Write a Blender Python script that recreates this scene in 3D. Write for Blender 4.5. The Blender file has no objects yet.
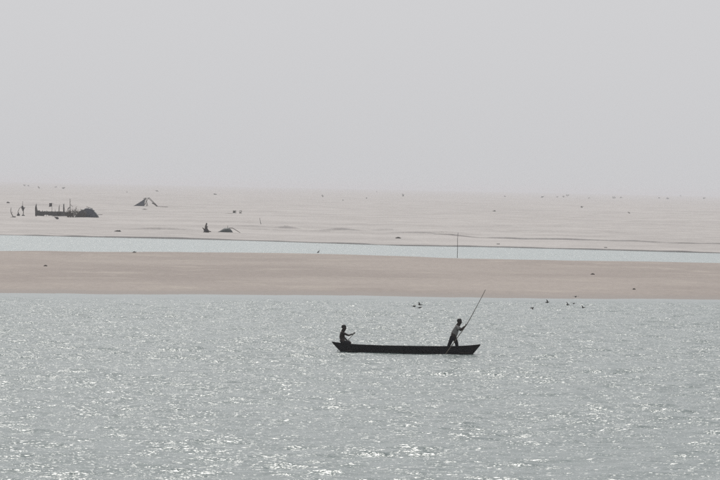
import bpy, bmesh, math, random
import numpy as np
from mathutils import Vector, Matrix

random.seed(11)
rng = np.random.default_rng(7)
scene = bpy.context.scene
col = scene.collection

# ------------------------------------------------------------------ camera
FPX = 4500.0                     # focal length in photograph pixels (720 wide)
CAM = Vector((0.0, 0.0, 8.5))
ROLL = math.atan(0.0205)
PITCH = math.atan(53.0 / FPX)
_F = Vector((0, math.cos(PITCH), -math.sin(PITCH)))
_U = Vector((0, math.sin(PITCH), math.cos(PITCH)))
_R = Vector((1, 0, 0))
RX = _R * math.cos(ROLL) + _U * math.sin(ROLL)
UX = _U * math.cos(ROLL) - _R * math.sin(ROLL)
cam_data = bpy.data.cameras.new("camera")
cam_data.sensor_width = 36.0
cam_data.lens = FPX / 720.0 * 36.0
cam_data.clip_start = 0.5
cam_data.clip_end = 60000.0
cam = bpy.data.objects.new("camera", cam_data)
cam.matrix_world = Matrix(((RX.x, UX.x, -_F.x, CAM.x), (RX.y, UX.y, -_F.y, CAM.y),
                           (RX.z, UX.z, -_F.z, CAM.z), (0, 0, 0, 1)))
col.objects.link(cam)
scene.camera = cam

# ------------------------------------------------------------------ sky, sun, exposure
SUN_EL, SUN_AZ = math.radians(42.0), math.radians(-4.0)   # azimuth from +Y, clockwise
world = bpy.data.worlds.new("World")
scene.world = world
world.use_nodes = True
nt = world.node_tree
bg = nt.nodes["Background"]
sky = nt.nodes.new("ShaderNodeTexSky")
sky.sky_type = 'NISHITA'
sky.sun_disc = False
sky.sun_elevation = SUN_EL
sky.sun_rotation = SUN_AZ
sky.altitude = 50
sky.air_density = 1.0
sky.dust_density = 4.0
sky.ozone_density = 1.0
hsv = nt.nodes.new("ShaderNodeHueSaturation")
hsv.inputs["Saturation"].default_value = 0.10
veil = nt.nodes.new("ShaderNodeMix")
veil.data_type = 'RGBA'
veil.inputs[0].default_value = 0.94
veil.inputs[7].default_value = (6.14, 6.16, 6.32, 1)      # thick dust haze evens the sky out
nt.links.new(sky.outputs[0], hsv.inputs["Color"])
nt.links.new(hsv.outputs[0], veil.inputs[6])
nt.links.new(veil.outputs[2], bg.inputs["Color"])
bg.inputs["Strength"].default_value = 0.10

sun_data = bpy.data.lights.new("sun", 'SUN')
sun_data.energy = 3.0
sun_data.angle = math.radians(0.55)
sun_data.color = (1.0, 0.965, 0.91)
sun = bpy.data.objects.new("sun", sun_data)
sd = Vector((math.sin(SUN_AZ) * math.cos(SUN_EL), math.cos(SUN_AZ) * math.cos(SUN_EL), math.sin(SUN_EL)))
sun.rotation_euler = sd.to_track_quat('Z', 'Y').to_euler()
sun.location = sd * 200
col.objects.link(sun)

scene.view_settings.view_transform = 'Standard'
scene.view_settings.look = 'None'
scene.view_settings.exposure = 0.0
scene.view_settings.gamma = 1.0
scene.view_settings.use_curve_mapping = False
scene.render.engine = 'CYCLES'
cy = scene.cycles
cy.max_bounces = 6
cy.volume_bounces = 2
cy.diffuse_bounces = 2
cy.glossy_bounces = 2
cy.sample_clamp_direct = 1.9
cy.sample_clamp_indirect = 6.0
cy.use_denoising = False
cy.use_adaptive_sampling = False
scene.render.film_transparent = False


# ------------------------------------------------------------------ helpers
def smooth(a, b, x):
    t = np.clip((np.asarray(x, float) - a) / (b - a), 0, 1)
    return t * t * (3 - 2 * t)


def ray(px, py):
    return (_F + RX * ((px - 360) / FPX) + UX * ((240 - py) / FPX))


def on_level(px, py, z=0.0):
    d = ray(px, py)
    return CAM + d * ((z - CAM.z) / d.z)


def material(name, color, rough=0.8, spec=0.3, var=0.25, scale=3.0, bump=0.0):
    m = bpy.data.materials.new(name)
    m.use_nodes = True
    t = m.node_tree
    b = t.nodes["Principled BSDF"]
    b.inputs["Roughness"].default_value = rough
    b.inputs["Specular IOR Level"].default_value = spec
    tc = t.nodes.new("ShaderNodeTexCoord")
    n = t.nodes.new("ShaderNodeTexNoise")
    n.inputs["Scale"].default_value = scale
    n.inputs["Detail"].default_value = 5
    r = t.nodes.new("ShaderNodeMix")
    r.data_type = 'RGBA'
    r.inputs[6].default_value = tuple(c * (1 - var) for c in color) + (1,)
    r.inputs[7].default_value = tuple(min(1, c * (1 + var)) for c in color) + (1,)
    t.links.new(tc.outputs["Object"], n.inputs["Vector"])
    t.links.new(n.outputs["Fac"], r.inputs[0])
    t.links.new(r.outputs[2], b.inputs["Base Color"])
    if bump:
        bp = t.nodes.new("ShaderNodeBump")
        bp.inputs["Strength"].default_value = bump
        bp.inputs["Distance"].default_value = 0.02
        t.links.new(n.outputs["Fac"], bp.inputs["Height"])
        t.links.new(bp.outputs[0], b.inputs["Normal"])
    return m


class MB:
    """collects shapes, then links them as one mesh object"""

    def __init__(self):
        self.v, self.f = [], []

    def add(self, vs, fs):
        o = len(self.v)
        self.v += [tuple(p) for p in vs]
        self.f += [tuple(i + o for i in f) for f in fs]
        return self

    def tube(self, path, radii, n=8, flat=1.0):
        path = [Vector(p) for p in path]
        if not hasattr(radii, '__len__'):
            radii = [radii] * len(path)
        rings = []
        ref = None
        for i, p in enumerate(path):
            t = (path[min(i + 1, len(path) - 1)] - path[max(i - 1, 0)]).normalized()
            if ref is None:
                ref = Vector((0, 1, 0)) if abs(t.y) < 0.9 else Vector((1, 0, 0))
            a = (ref - t * ref.dot(t)).normalized()
            b = t.cross(a)
            ref = a
            rings.append([p + (a * math.cos(k * 2 * math.pi / n) + b * math.sin(k * 2 * math.pi / n) * flat) * radii[i]
                          for k in range(n)])
        vs = [q for r in rings for q in r]
        fs = []
        for i in range(len(rings) - 1):
            for k in range(n):
                k2 = (k + 1) % n
                fs.append((i * n + k, i * n + k2, (i + 1) * n + k2, (i + 1) * n + k))
        fs.append(tuple(range(n - 1, -1, -1)))
        fs.append(tuple((len(rings) - 1) * n + k for k in range(n)))
        return self.add(vs, fs)

    def ball(self, c, r, n=10, m=6):
        c = Vector(c)
        if not hasattr(r, '__len__'):
            r = (r, r, r)
        vs, fs = [], []
        for i in range(m + 1):
            th = math.pi * i / m
            for k in range(n):
                ph = 2 * math.pi * k / n
                vs.append((c.x + r[0] * math.sin(th) * math.cos(ph), c.y + r[1] * math.sin(th) * math.sin(ph),
                           c.z + r[2] * math.cos(th)))
        for i in range(m):
            for k in range(n):
                k2 = (k + 1) % n
                fs.append((i * n + k, (i + 1) * n + k, (i + 1) * n + k2, i * n + k2))
        return self.add(vs, fs)

    def box(self, lo, hi):
        x0, y0, z0 = lo
        x1, y1, z1 = hi
        return self.add([(x0, y0, z0), (x1, y0, z0), (x1, y1, z0), (x0, y1, z0),
                         (x0, y0, z1), (x1, y0, z1), (x1, y1, z1), (x0, y1, z1)],
                        [(3, 2, 1, 0), (4, 5, 6, 7), (0, 1, 5, 4), (1, 2, 6, 5), (2, 3, 7, 6), (3, 0, 4, 7)])

    def sheet(self, grid, thick=0.02):
        """a thick cloth from a grid of points (rows of equal length)"""
        nr, nc = len(grid), len(grid[0])
        g = [[Vector(p) for p in row] for row in grid]
        nrm = []
        for i in range(nr):
            for j in range(nc):
                a = g[min(i + 1, nr - 1)][j] - g[max(i - 1, 0)][j]
                b = g[i][min(j + 1, nc - 1)] - g[i][max(j - 1, 0)]
                w = a.cross(b)
                nrm.append(w.normalized() if w.length > 1e-9 else Vector((0, 0, 1)))
        flat = [p for r in g for p in r]
        vs = [p + n * thick / 2 for p, n in zip(flat, nrm)] + [p - n * thick / 2 for p, n in zip(flat, nrm)]
        N = nr * nc
        fs = []
        for i in range(nr - 1):
            for j in range(nc - 1):
                a, b, c, d = i * nc + j, i * nc + j + 1, (i + 1) * nc + j + 1, (i + 1) * nc + j
                fs.append((d, c, b, a))
                fs.append((a + N, b + N, c + N, d + N))
        rim = [j for j in range(nc)] + [i * nc + nc - 1 for i in range(1, nr)] + \
              [(nr - 1) * nc + j for j in range(nc - 2, -1, -1)] + [i * nc for i in range(nr - 2, 0, -1)]
        for k in range(len(rim)):
            a, b = rim[k], rim[(k + 1) % len(rim)]
            fs.append((a, b, b + N, a + N))
        return self.add(vs, fs)

    def build(self, name, mat, parent=None, shade=True):
        me = bpy.data.meshes.new(name)
        me.from_pydata(self.v, [], self.f)
        me.materials.append(mat)
        if shade:
            me.polygons.foreach_set("use_smooth", [True] * len(me.polygons))
        me.update()
        o = bpy.data.objects.new(name, me)
        col.objects.link(o)
        if parent is not None:
            o.parent = parent
        return o


def tag(o, label=None, cat=None, group=None, kind=None):
    if label:
        o["label"] = label
    if cat:
        o["category"] = cat
    if group:
        o["group"] = group
    if kind:
        o["kind"] = kind
    return o


def empty(name, loc, label, cat, group=None):
    e = bpy.data.objects.new(name, None)
    e.empty_display_size = 0.3
    e.location = loc
    col.objects.link(e)
    return tag(e, label, cat, group)


def grid_mesh(name, X, Y, Z, mat, attrs=None):
    nr, nc = X.shape
    me = bpy.data.meshes.new(name)
    me.vertices.add(nr * nc)
    me.vertices.foreach_set("co", np.stack([X, Y, Z], -1).astype(np.float32).ravel())
    i = np.arange(nr * nc).reshape(nr, nc)
    q = np.stack([i[:-1, :-1], i[:-1, 1:], i[1:, 1:], i[1:, :-1]], -1).reshape(-1, 4).astype(np.int32)
    me.loops.add(q.size)
    me.loops.foreach_set("vertex_index", q.ravel())
    me.polygons.add(len(q))
    me.polygons.foreach_set("loop_start", np.arange(0, q.size, 4, dtype=np.int32))
    me.polygons.foreach_set("use_smooth", np.ones(len(q), bool))
    for k, a in (attrs or {}).items():
        at = me.attributes.new(k, 'FLOAT', 'POINT')
        at.data.foreach_set("value", a.astype(np.float32).ravel())
    me.materials.append(mat)
    me.update(calc_edges=True)
    o = bpy.data.objects.new(name, me)
    col.objects.link(o)
    return o


# smooth value noise on arrays
_tab = rng.random((256, 256))


def vnoise(x, y):
    xi, yi = np.floor(x).astype(int), np.floor(y).astype(int)
    fx, fy = x - xi, y - yi
    fx, fy = fx * fx * (3 - 2 * fx), fy * fy * (3 - 2 * fy)
    a, b = _tab[xi & 255, yi & 255], _tab[(xi + 1) & 255, yi & 255]
    c, d = _tab[xi & 255, (yi + 1) & 255], _tab[(xi + 1) & 255, (yi + 1) & 255]
    return (a * (1 - fx) + b * fx) * (1 - fy) + (c * (1 - fx) + d * fx) * fy - 0.5


# ------------------------------------------------------------------ shorelines (from the photograph onto the water level)
def shore(points, z):
    p = sorted((on_level(a, b, z).x, on_level(a, b, z).y) for a, b in points)
    return np.array([q[0] for q in p]), np.array([q[1] for q in p])


BAR_Z = 0.42
FRONT = shore([(-60, 293.5), (0, 294), (90, 294.5), (180, 295), (300, 295.5), (400, 296.5), (500, 297.5), (600, 298.5), (720, 299), (800, 300)], 0.0)
BACK = shore([(-60, 250.5), (0, 251), (130, 251.8), (240, 252.6), (318, 254), (400, 256.6), (457, 258.6), (520, 260.4), (600, 261), (720, 262.6), (800, 264)], BAR_Z)
FAR = shore([(-60, 234), (0, 235), (120, 237.6), (240, 240.6), (400, 245.6), (480, 246.8), (600, 250), (720, 253.2), (800, 255)], 0.0)
STEP = shore([(300, 228), (380, 230.2), (440, 232.5), (480, 235.4), (560, 237.2), (640, 239.6), (720, 241.8), (800, 243.5)], 0.6)


def line(c, x):
    return np.interp(x, c[0], c[1])


def edge(c, x, seed, k):
    wob = vnoise(x / 17.0 + 3.3, seed + 0 * x) * 9.0 + vnoise(x / 6.0 + 3, seed + 31 + 0 * x) * 3.5 + vnoise(x / 2.2, seed + 57 + 0 * x) * 1.3
    return line(c, x) + wob * k


HUMPS = []      # low wind-cut sand humps: x, y, half width, half depth, height


def height(x, y):
    x = np.asarray(x, float)
    y = np.asarray(y, float)
    f, b, e, s = edge(FRONT, x, 1.3, 1.0), edge(BACK, x, 4.7, 0.7), edge(FAR, x, 9.1, 0.6), edge(STEP, x, 13.9, 1.0)
    # the bar
    t = np.clip((y - f) / np.maximum(b - f, 1), 0, 1)
    bar = 0.20 * smooth(0, 15, y - f) + 0.10 * smooth(12, 60, y - f) + 0.12 * smooth(0.55, 0.98, t)
    bar = bar + 0.17 * vnoise(x / 26.0, y / 30.0) * smooth(4, 30, y - f) + 0.11 * vnoise(x / 9.0, y / 9.0) * smooth(4, 20, y - f)
    z = np.where(y < f, -0.03 * (f - y), bar)
    z = np.where(y > b, bar - (0.42 + 0.35) * smooth(0, 9, y - b), z)
    z = np.maximum(z, -1.5)
    # the far plain
    cut = 0.20 + 0.20 * vnoise(x / 14.0, 5.5 + 0 * y) + 0.22 * vnoise(x / 3.1, 8.5 + 0 * y)
    far = -0.35 + (0.35 + cut) * smooth(-0.3, 0.3, y - e)
    far = far + (0.22 + 0.26 * vnoise(x / 12.0, 2.5 + 0 * y) + 0.24 * vnoise(x / 2.6, 77.5 + 0 * y)) * smooth(-0.25, 0.25, y - s) * smooth(2, 12, x)
    far = far + 0.35 * smooth(0, 700, y - e)
    amp = smooth(10, 120, y - e)
    far = far + amp * (0.30 * vnoise(x / 38.0, y / 70.0) + 0.24 * vnoise(x / 13.0 + 7, y / 15.0) * smooth(60, 200, y - e) + 0.45 * smooth(300, 3000, y - e) * vnoise(x / 130.0, y / 320.0))
    for hx, hy, hw, hd, hh in HUMPS:
        r = ((x - hx) / hw) ** 2
        q = (y - hy)
        prof = smooth(-0.35, 0.35, q) * (1 - smooth(2, hd, q))       # steep face towards the river
        far = far + hh * np.exp(-r * 1.5) * prof
    return np.where(y > 610, far, z)


def ground(px, py):
    z = 0.5
    for _ in range(40):
        p = on_level(px, py, z)
        z = 0.5 * z + 0.5 * float(height(p.x, p.y))
    p = on_level(px, py, z)
    return Vector((p.x, p.y, float(height(p.x, p.y))))


for (px, py, w, dpt, hh) in [(286, 225.6, 3.4, 30, 0.42), (270, 226.4, 5.0, 40, 0.22), (342, 227.6, 4.2, 34, 0.48), (327, 228.2, 5.5, 40, 0.24),
                             (385, 227.8, 3.2, 30, 0.42), (160, 226.8, 6.0, 40, 0.35), (440, 231, 6.5, 40, 0.30),
                             (470, 232.5, 5.0, 40, 0.22), (250, 224, 5.0, 40, 0.2), (560, 226.5, 6.0, 40, 0.25),
                             (505, 226, 4.0, 40, 0.22), (620, 231, 7.0, 40, 0.22), (690, 229, 6.0, 40, 0.2), (215, 212, 9, 60, 0.4),
                             (210, 196, 22, 160, 0.9), (540, 216, 9, 60, 0.4), (60, 205, 12, 90, 0.5)]:
    p = on_level(px, py, 0.8)
    HUMPS.append((p.x, p.y, w, dpt, hh))


# ------------------------------------------------------------------ sand
def sand_material(name, base, dark, streak, wet_lo, wet_hi, wet_col):
    m = bpy.data.materials.new(name)
    m.use_nodes = True
    t = m.node_tree
    N = t.nodes.new
    b = t.nodes["Principled BSDF"]
    geo = N("ShaderNodeNewGeometry")

    def noise(sx, sy, detail, rough=0.55):
        mp = N("ShaderNodeMapping")
        mp.inputs["Scale"].default_value = (sx, sy, 0.3)
        t.links.new(geo.outputs["Position"], mp.inputs["Vector"])
        n = N("ShaderNodeTexNoise")
        n.inputs["Scale"].default_value = 1.0
        n.inputs["Detail"].default_value = detail
        n.inputs["Roughness"].default_value = rough
        t.links.new(mp.outputs[0], n.inputs["Vector"])
        return n

    def mix(fac, a, bb, blend='MIX', f=None):
        x = N("ShaderNodeMix")
        x.data_type = 'RGBA'
        x.blend_type = blend
        for sock, val in ((6, a), (7, bb)):
            if hasattr(val, 'is_linked'):
                t.links.new(val, x.inputs[sock])
            else:
                x.inputs[sock].default_value = tuple(val) + (1,)
        if fac is not None:
            t.links.new(fac, x.inputs[0])
        else:
            x.inputs[0].default_value = f
        return x.outputs[2]

    def ramp(src, lo, hi):
        r = N("ShaderNodeMapRange")
        r.interpolation_type = 'SMOOTHSTEP'
        r.inputs["From Min"].default_value = lo
        r.inputs["From Max"].default_value = hi
        t.links.new(src, r.inputs["Value"])
        return r.outputs[0]

    big = noise(0.028, 0.020, 5)
    mid = noise(0.16, 0.085, 5)
    fine = noise(1.6, 0.30, 6, 0.7)
    c = mix(ramp(big.outputs[0], 0.36, 0.66), dark, base)
    c = mix(ramp(mid.outputs[0], 0.50, 0.72), c, streak)
    g = mix(fine.outputs[0], (0.74, 0.74, 0.74), (1.22, 1.22, 1.22))
    c = mix(None, c, g, 'MULTIPLY', 1.0)
    sep = N("ShaderNodeSeparateXYZ")
    t.links.new(geo.outputs["Position"], sep.inputs[0])
    hadd = N("ShaderNodeMath")
    hadd.operation = 'MULTIPLY_ADD'
    t.links.new(mid.outputs[0], hadd.inputs[0])
    hadd.inputs[1].default_value = 0.10
    t.links.new(sep.outputs["Z"], hadd.inputs[2])
    dry = ramp(hadd.outputs[0], wet_lo, wet_hi)
    c = mix(dry, wet_col, c)
    t.links.new(c, b.inputs["Base Color"])
    rr = N("ShaderNodeMapRange")
    rr.inputs["To Min"].default_value = 0.85
    rr.inputs["To Max"].default_value = 0.95
    t.links.new(dry, rr.inputs["Value"])
    t.links.new(rr.outputs[0], b.inputs["Roughness"])
    b.inputs["Specular IOR Level"].default_value = 0.12
    return m


BAR_SAND = sand_material("damp_sand", (0.318, 0.280, 0.256), (0.268, 0.233, 0.214), (0.336, 0.298, 0.268), 0.07, 0.24, (0.240, 0.214, 0.200))
FAR_SAND = sand_material("dry_sand", (0.420, 0.398, 0.386), (0.350, 0.330, 0.320), (0.45, 0.428, 0.412), 0.02, 0.14, (0.24, 0.22, 0.21))
BED = material("river_mud", (0.16, 0.14, 0.11), 0.9, 0.2)

# great sheet under everything, out past the horizon
mb = MB()
mb.add([(-9000, -3000, -2.2), (9000, -3000, -2.2), (9000, 17500, -2.2), (-9000, 17500, -2.2)], [(0, 1, 2, 3)])
tag(mb.build("ground", BED, shade=False), kind="structure")


def fan(ys, inner, half, outer):
    """columns dense in the middle, reaching out to +-outer(y)"""
    u = np.linspace(-1, 1, inner)
    ext = np.geomspace(0.02, 1.0, 14)
    cols = []
    for y in ys:
        h = half(y)
        o = outer(y)
        right = h + (o - h) * ext
        cols.append(np.concatenate([-right[::-1], u * h, right]))
    X = np.array(cols)
    Y = np.repeat(np.array(ys)[:, None], X.shape[1], 1)
    return X, Y


ys = np.concatenate([np.arange(290, 420, 1.2), np.arange(420, 500, 2.0), np.arange(500, 611, 0.9)])
X, Y = fan(ys, 260, lambda y: 0.1 * y + 6, lambda y: 1500)
tag(grid_mesh("sandbar", X, Y, height(X, np.minimum(Y, 609.9)), BAR_SAND), kind="structure")
ys = [612.0]
while ys[-1] < 16500:
    y = ys[-1]
    ys.append(y + (0.12 if abs(y - 660) < 0.7 or abs(y - 820) < 0.7 else 0.5 if y < 700 else 0.35 if y < 1010 else 0.0016 * y if y < 2500 else 0.02 * y))
X, Y = fan(np.array(ys), 230, lambda y: 0.1 * y + 6, lambda y: 2200 + 0.1 * y)
ee, ss = edge(FAR, X, 9.1, 0.6), edge(STEP, X, 13.9, 1.0)
Y = np.where(Y < 660, 612 + (Y - 612) * (ee - 612) / 48.0,
             np.where(Y < 820, ee + (Y - 660) * (ss - ee) / 160.0, np.where(Y < 1500, ss + (Y - 820) * (1500 - ss) / 680.0, Y)))
tag(grid_mesh("sand_plain", X, Y, height(X, Y), FAR_SAND), kind="structure")


# ------------------------------------------------------------------ water
def water_material(name, body, chop):
    m = bpy.data.materials.new(name)
    m.use_nodes = True
    t = m.node_tree
    N = t.nodes.new
    b = t.nodes["Principled BSDF"]
    b.inputs["Base Color"].default_value = body + (1,)
    b.inputs["Roughness"].default_value = 0.18
    b.inputs["IOR"].default_value = 1.333
    geo = N("ShaderNodeNewGeometry")
    att = N("ShaderNodeAttribute")
    att.attribute_name = "chop"

    def vm(op, a, bb):
        x = N("ShaderNodeVectorMath")
        x.operation = op
        for i, val in enumerate((a, bb)):
            if val is None:
                continue
            if hasattr(val, 'is_linked'):
                t.links.new(val, x.inputs[3] if (op == 'SCALE' and i == 1) else x.inputs[i])
            elif op == 'SCALE' and i == 1:
                x.inputs[3].default_value = val
            else:
                x.inputs[i].default_value = val
        return x.outputs[0]

    # fine ripples: random slopes at three sizes, added to the wave normal
    total = None
    for sc_, amp, det in ((1.8, 0.26, 2), (6.5, 1.02, 2), (14.0, 1.35, 2)):
        n = N("ShaderNodeTexNoise")
        n.inputs["Scale"].default_value = sc_
        n.inputs["Detail"].default_value = det
        n.inputs["Roughness"].default_value = 0.6
        mp = N("ShaderNodeMapping")
        mp.inputs["Scale"].default_value = (0.5, 1.0, 1.0)
        t.links.new(geo.outputs["Position"], mp.inputs["Vector"])
        t.links.new(mp.outputs[0], n.inputs["Vector"])
        v = vm('SUBTRACT', n.outputs["Color"], (0.5, 0.5, 0.5))
        v = vm('MULTIPLY', v, (amp * chop, amp * chop, 0.0))
        total = v if total is None else vm('ADD', total, v)
    total = vm('SCALE', total, att.outputs["Fac"])
    nn = vm('ADD', geo.outputs["Normal"], total)
    nn = vm('NORMALIZE', nn, None)
    t.links.new(nn, b.inputs["Normal"])
    return m


RIVER = water_material("river_water", (0.120, 0.160, 0.156), 1.0)
CHANNEL = water_material("channel_water", (0.19, 0.245, 0.245), 1.4)

# wave trains
NW = 90
lam = np.exp(rng.uniform(math.log(0.6), math.log(5.0), NW))
ang = rng.normal(math.radians(-96), 0.85, NW)
kk = 2 * math.pi / lam
kx, ky = kk * np.cos(ang), kk * np.sin(ang)
amp = lam ** 1.05 * np.exp(-(np.log(lam / 1.9) ** 2) / 1.0)
amp *= 0.105 / np.sqrt(np.sum((amp * kk) ** 2) / 2)          # rms slope
ph = rng.uniform(0, 2 * math.pi, NW)
BOAT = on_level(405.5, 353.0, 0.0)


def waves(X, Y, fade):
    # patchy wind: gusts roughen some areas more than others
    gust = 0.85 + 0.55 * vnoise(X / 7.0, Y / 16.0) + 0.35 * vnoise(X / 2.6 + 5, Y / 6.0)
    A = fade * gust
    dX, dY, Z = np.zeros_like(X), np.zeros_like(X), np.zeros_like(X)
    for i in range(NW):
        p = kx[i] * X + ky[i] * Y + ph[i]
        c, s = np.cos(p), np.sin(p)
        Z += amp[i] * c
        dX -= 0.8 * amp[i] * kx[i] / kk[i] * s
        dY -= 0.8 * amp[i] * ky[i] / kk[i] * s
    return X + A * dX, Y + A * dY, A * Z, gust


ys = [60.0]
while ys[-1] < 470:
    y = ys[-1]
    ys.append(y + (4.0 if y < 112 else 0.00125 * y if y < 385 else 5.0))
X, Y = fan(np.array(ys), 540, lambda y: 0.098 * y + 5, lambda y: 1400)
fr = line(FRONT, X)
fade = 0.03 + 0.97 * smooth(1, 26, fr - Y)
side = 1 - smooth(0.099 * Y + 4, 0.12 * Y + 10, np.abs(X))
near_boat = 1 - 0.55 * np.exp(-(((X - BOAT.x) / 4.6) ** 4 + ((Y - BOAT.y) / 1.6) ** 2))
x2, y2, z2, gust = waves(X, Y, fade * side * near_boat * (1.08 - 0.10 * smooth(130, 215, Y)))
chop = (0.28 + 0.72 * smooth(3, 20, fr - Y)) * (0.7 + 0.45 * gust * 0.8) * (0.96 + 0.26 * smooth(125, 290, Y))
tag(grid_mesh("river_water", x2, y2, z2, RIVER, {"chop": chop}), kind="structure")

ys = np.arange(480, 800, 0.8)
X, Y = fan(ys, 420, lambda y: 0.09 * y + 6, lambda y: 1400)
gust = 0.9 + 0.5 * vnoise(X / 12.0, Y / 40.0) + 0.9 * vnoise(X / 0.5, Y / 3.0) * (np.abs(X) < 80)
tag(grid_mesh("channel_water", X, Y, np.zeros_like(X), CHANNEL, {"chop": gust}), kind="structure")

# ------------------------------------------------------------------ materials of things
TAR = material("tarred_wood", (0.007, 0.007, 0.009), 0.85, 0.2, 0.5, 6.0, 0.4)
PLANK = material("old_plank", (0.055, 0.045, 0.038), 0.8, 0.2, 0.4, 8.0, 0.3)
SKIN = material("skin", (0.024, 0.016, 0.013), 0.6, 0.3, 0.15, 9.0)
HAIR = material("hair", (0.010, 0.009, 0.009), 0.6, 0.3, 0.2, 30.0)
EYE = material("eye", (0.35, 0.33, 0.30), 0.3, 0.5, 0.05, 5.0)
SHIRT = material("pale_cotton", (0.21, 0.205, 0.20), 0.9, 0.1, 0.2, 10.0)
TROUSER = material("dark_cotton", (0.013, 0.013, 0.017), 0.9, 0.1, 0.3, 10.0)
BAMBOO = material("bamboo", (0.10, 0.085, 0.065), 0.6, 0.3, 0.3, 12.0)
STICK = material("weathered_stick", (0.075, 0.067, 0.06), 0.9, 0.1, 0.4, 5.0)
TARP = material("dark_tarp", (0.045, 0.052, 0.072), 0.6, 0.3, 0.3, 1.5)
TARP_G = material("green_tarp", (0.052, 0.062, 0.064), 0.65, 0.3, 0.3, 1.5)
PATCH = material("pale_patch", (0.16, 0.17, 0.20), 0.7, 0.2, 0.2, 2.0)
REED = material("reed_mat", (0.078, 0.074, 0.074), 0.95, 0.1, 0.4, 3.0)
BRUSH = material("dry_brush", (0.085, 0.070, 0.055), 0.95, 0.1, 0.4, 3.0)
LEAF = material("dusty_leaves", (0.085, 0.092, 0.070), 0.8, 0.2, 0.4, 2.0)
FEATHER = material("dark_feathers", (0.07, 0.066, 0.066), 0.8, 0.2, 0.3, 20.0)
CLOTH = material("faded_cloth", (0.065, 0.062, 0.066), 0.95, 0.1, 0.3, 4.0)

# ------------------------------------------------------------------ boat
S = FPX / BOAT.y                  # photograph pixels per metre at the boat


def bl(px, py, y=0.0):            # photograph pixel to metres beside the boat's middle
    return Vector(((px - 405.5) / S, y, (353.0 + (px - 405.5) * 0.0205 - py) / S))


boat = empty("rowing_boat", (BOAT.x, BOAT.y, 0.0), "long dark narrow wooden boat with pointed raised ends carrying two people", "boat")
sheer = [bl(*p) for p in ((332.0, 342.2), (336, 343.0), (345, 344.2), (360, 345.4), (380, 346.2), (400, 346.6), (420, 346.9),
                          (440, 347.0), (455, 346.9), (468, 346.3), (474, 345.7), (480.0, 344.9))]
sx = np.array([p.x for p in sheer])
sz = np.array([p.z for p in sheer])
x_l, x_r = sx[0], sx[-1]
b_l, b_r = bl(341.5, 352).x, bl(472.5, 352).x      # where the stems meet the water


def half_beam(x):
    t = (x - x_l) / (x_r - x_l)
    return 0.07 + 0.47 * max(0.0, math.sin(math.pi * min(1, max(0, t)))) ** 0.55


def hull_ring(x, inset=0.0, floor=-0.16):
    zt = float(np.interp(x, sx, sz))
    # bottom rises along the raked stems
    if x < b_l + 0.12:
        zb = floor + (zt - 0.03 - floor) * min(1, (b_l + 0.12 - x) / (b_l + 0.12 - x_l)) ** 0.9
    elif x > b_r - 0.12:
        zb = floor + (zt - 0.03 - floor) * min(1, (x - b_r + 0.12) / (x_r - b_r + 0.12)) ** 0.9
    else:
        zb = floor
    w = max(0.02, half_beam(x) - inset)
    zb += inset
    zb = min(zb, zt - 0.01)
    q = []
    for s, k in ((1.0, 1.0), (0.97, 0.66), (0.90, 0.33), (0.78, 0.0), (0.0, -0.04)):
        q.append((w * s, zb + (zt - zb) * k))
    return [Vector((x, -a, z)) for a, z in q] + [Vector((x, a, z)) for a, z in q[-2::-1]]


xs = np.concatenate([np.linspace(x_l, x_l + 0.7, 9), np.linspace(x_l + 0.9, x_r - 0.9, 26), np.linspace(x_r - 0.7, x_r, 9)])
mb = MB()
outer = [hull_ring(x) for x in xs]
inner = [hull_ring(x, 0.035) for x in xs]
n = len(outer[0])
nx = len(xs)
mb.add([p for r in outer for p in r], [(i * n + k, (i + 1) * n + k, (i + 1) * n + k + 1, i * n + k + 1) for i in range(nx - 1) for k in range(n - 1)]
       + [tuple(range(n)), tuple((nx - 1) * n + k for k in range(n - 1, -1, -1))])
mb.add([p for r in inner for p in r], [(i * n + k, i * n + k + 1, (i + 1) * n + k + 1, (i + 1) * n + k) for i in range(nx - 1) for k in range(n - 1)])
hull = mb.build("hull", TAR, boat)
for s in (-1, 1):
    m2 = MB()
    m2.tube([(x, s * (half_beam(x) - 0.010), float(np.interp(x, sx, sz)) + 0.012) for x in xs], 0.030, 6, 0.8)
    m2.build("gunwale", TAR, boat)
    for zf in (0.62, 0.30):      # lapped strakes on each side
        m3 = MB()
        pts = []
        for x in xs[5:-5]:
            r = hull_ring(x)
            a, b_ = (r[0], r[3]) if s < 0 else (r[-1], r[-4])
            p = b_ + (a - b_) * zf
            p.y += s * 0.008
            pts.append(p)
        m3.tube(pts, 0.013, 5)
        m3.build("strake", TAR, hull)
for px in (366, 392, 418, 443):
    x = bl(px, 0).x
    w = half_beam(x) - 0.04
    zt = float(np.interp(x, sx, sz)) - 0.07
    MB().box((x - 0.10, -w, zt - 0.035), (x + 0.10, w, zt)).build("thwart", PLANK, boat, False)
for x in np.linspace(bl(356, 0).x, bl(466, 0).x, 11):
    r = hull_ring(x, 0.045)
    MB().tube(r, 0.022, 5).build("rib", PLANK, boat)
xa, xb = bl(346, 0).x, bl(469, 0).x
FLOOR = 0.10
for k in range(4):
    w0 = -0.33 + k * 0.168
    MB().box((xa, w0, FLOOR - 0.03), (xb, w0 + 0.155, FLOOR)).build("floorboard", PLANK, boat, False)


def end_deck(xa, xb, dz=0.0):
    m = MB()
    g = []
    for x in np.linspace(xa, xb, 6):
        w = half_beam(x) - 0.02
        z = float(np.interp(x, sx, sz)) - 0.015 + dz
        g.append([(x, -w, z), (x, 0, z + 0.015), (x, w, z)])
    return m.sheet(g, 0.03).build("end_deck", PLANK, boat, False)


end_deck(x_l + 0.04, bl(350, 0).x)
end_deck(bl(470, 0).x, x_r - 0.04)


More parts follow.
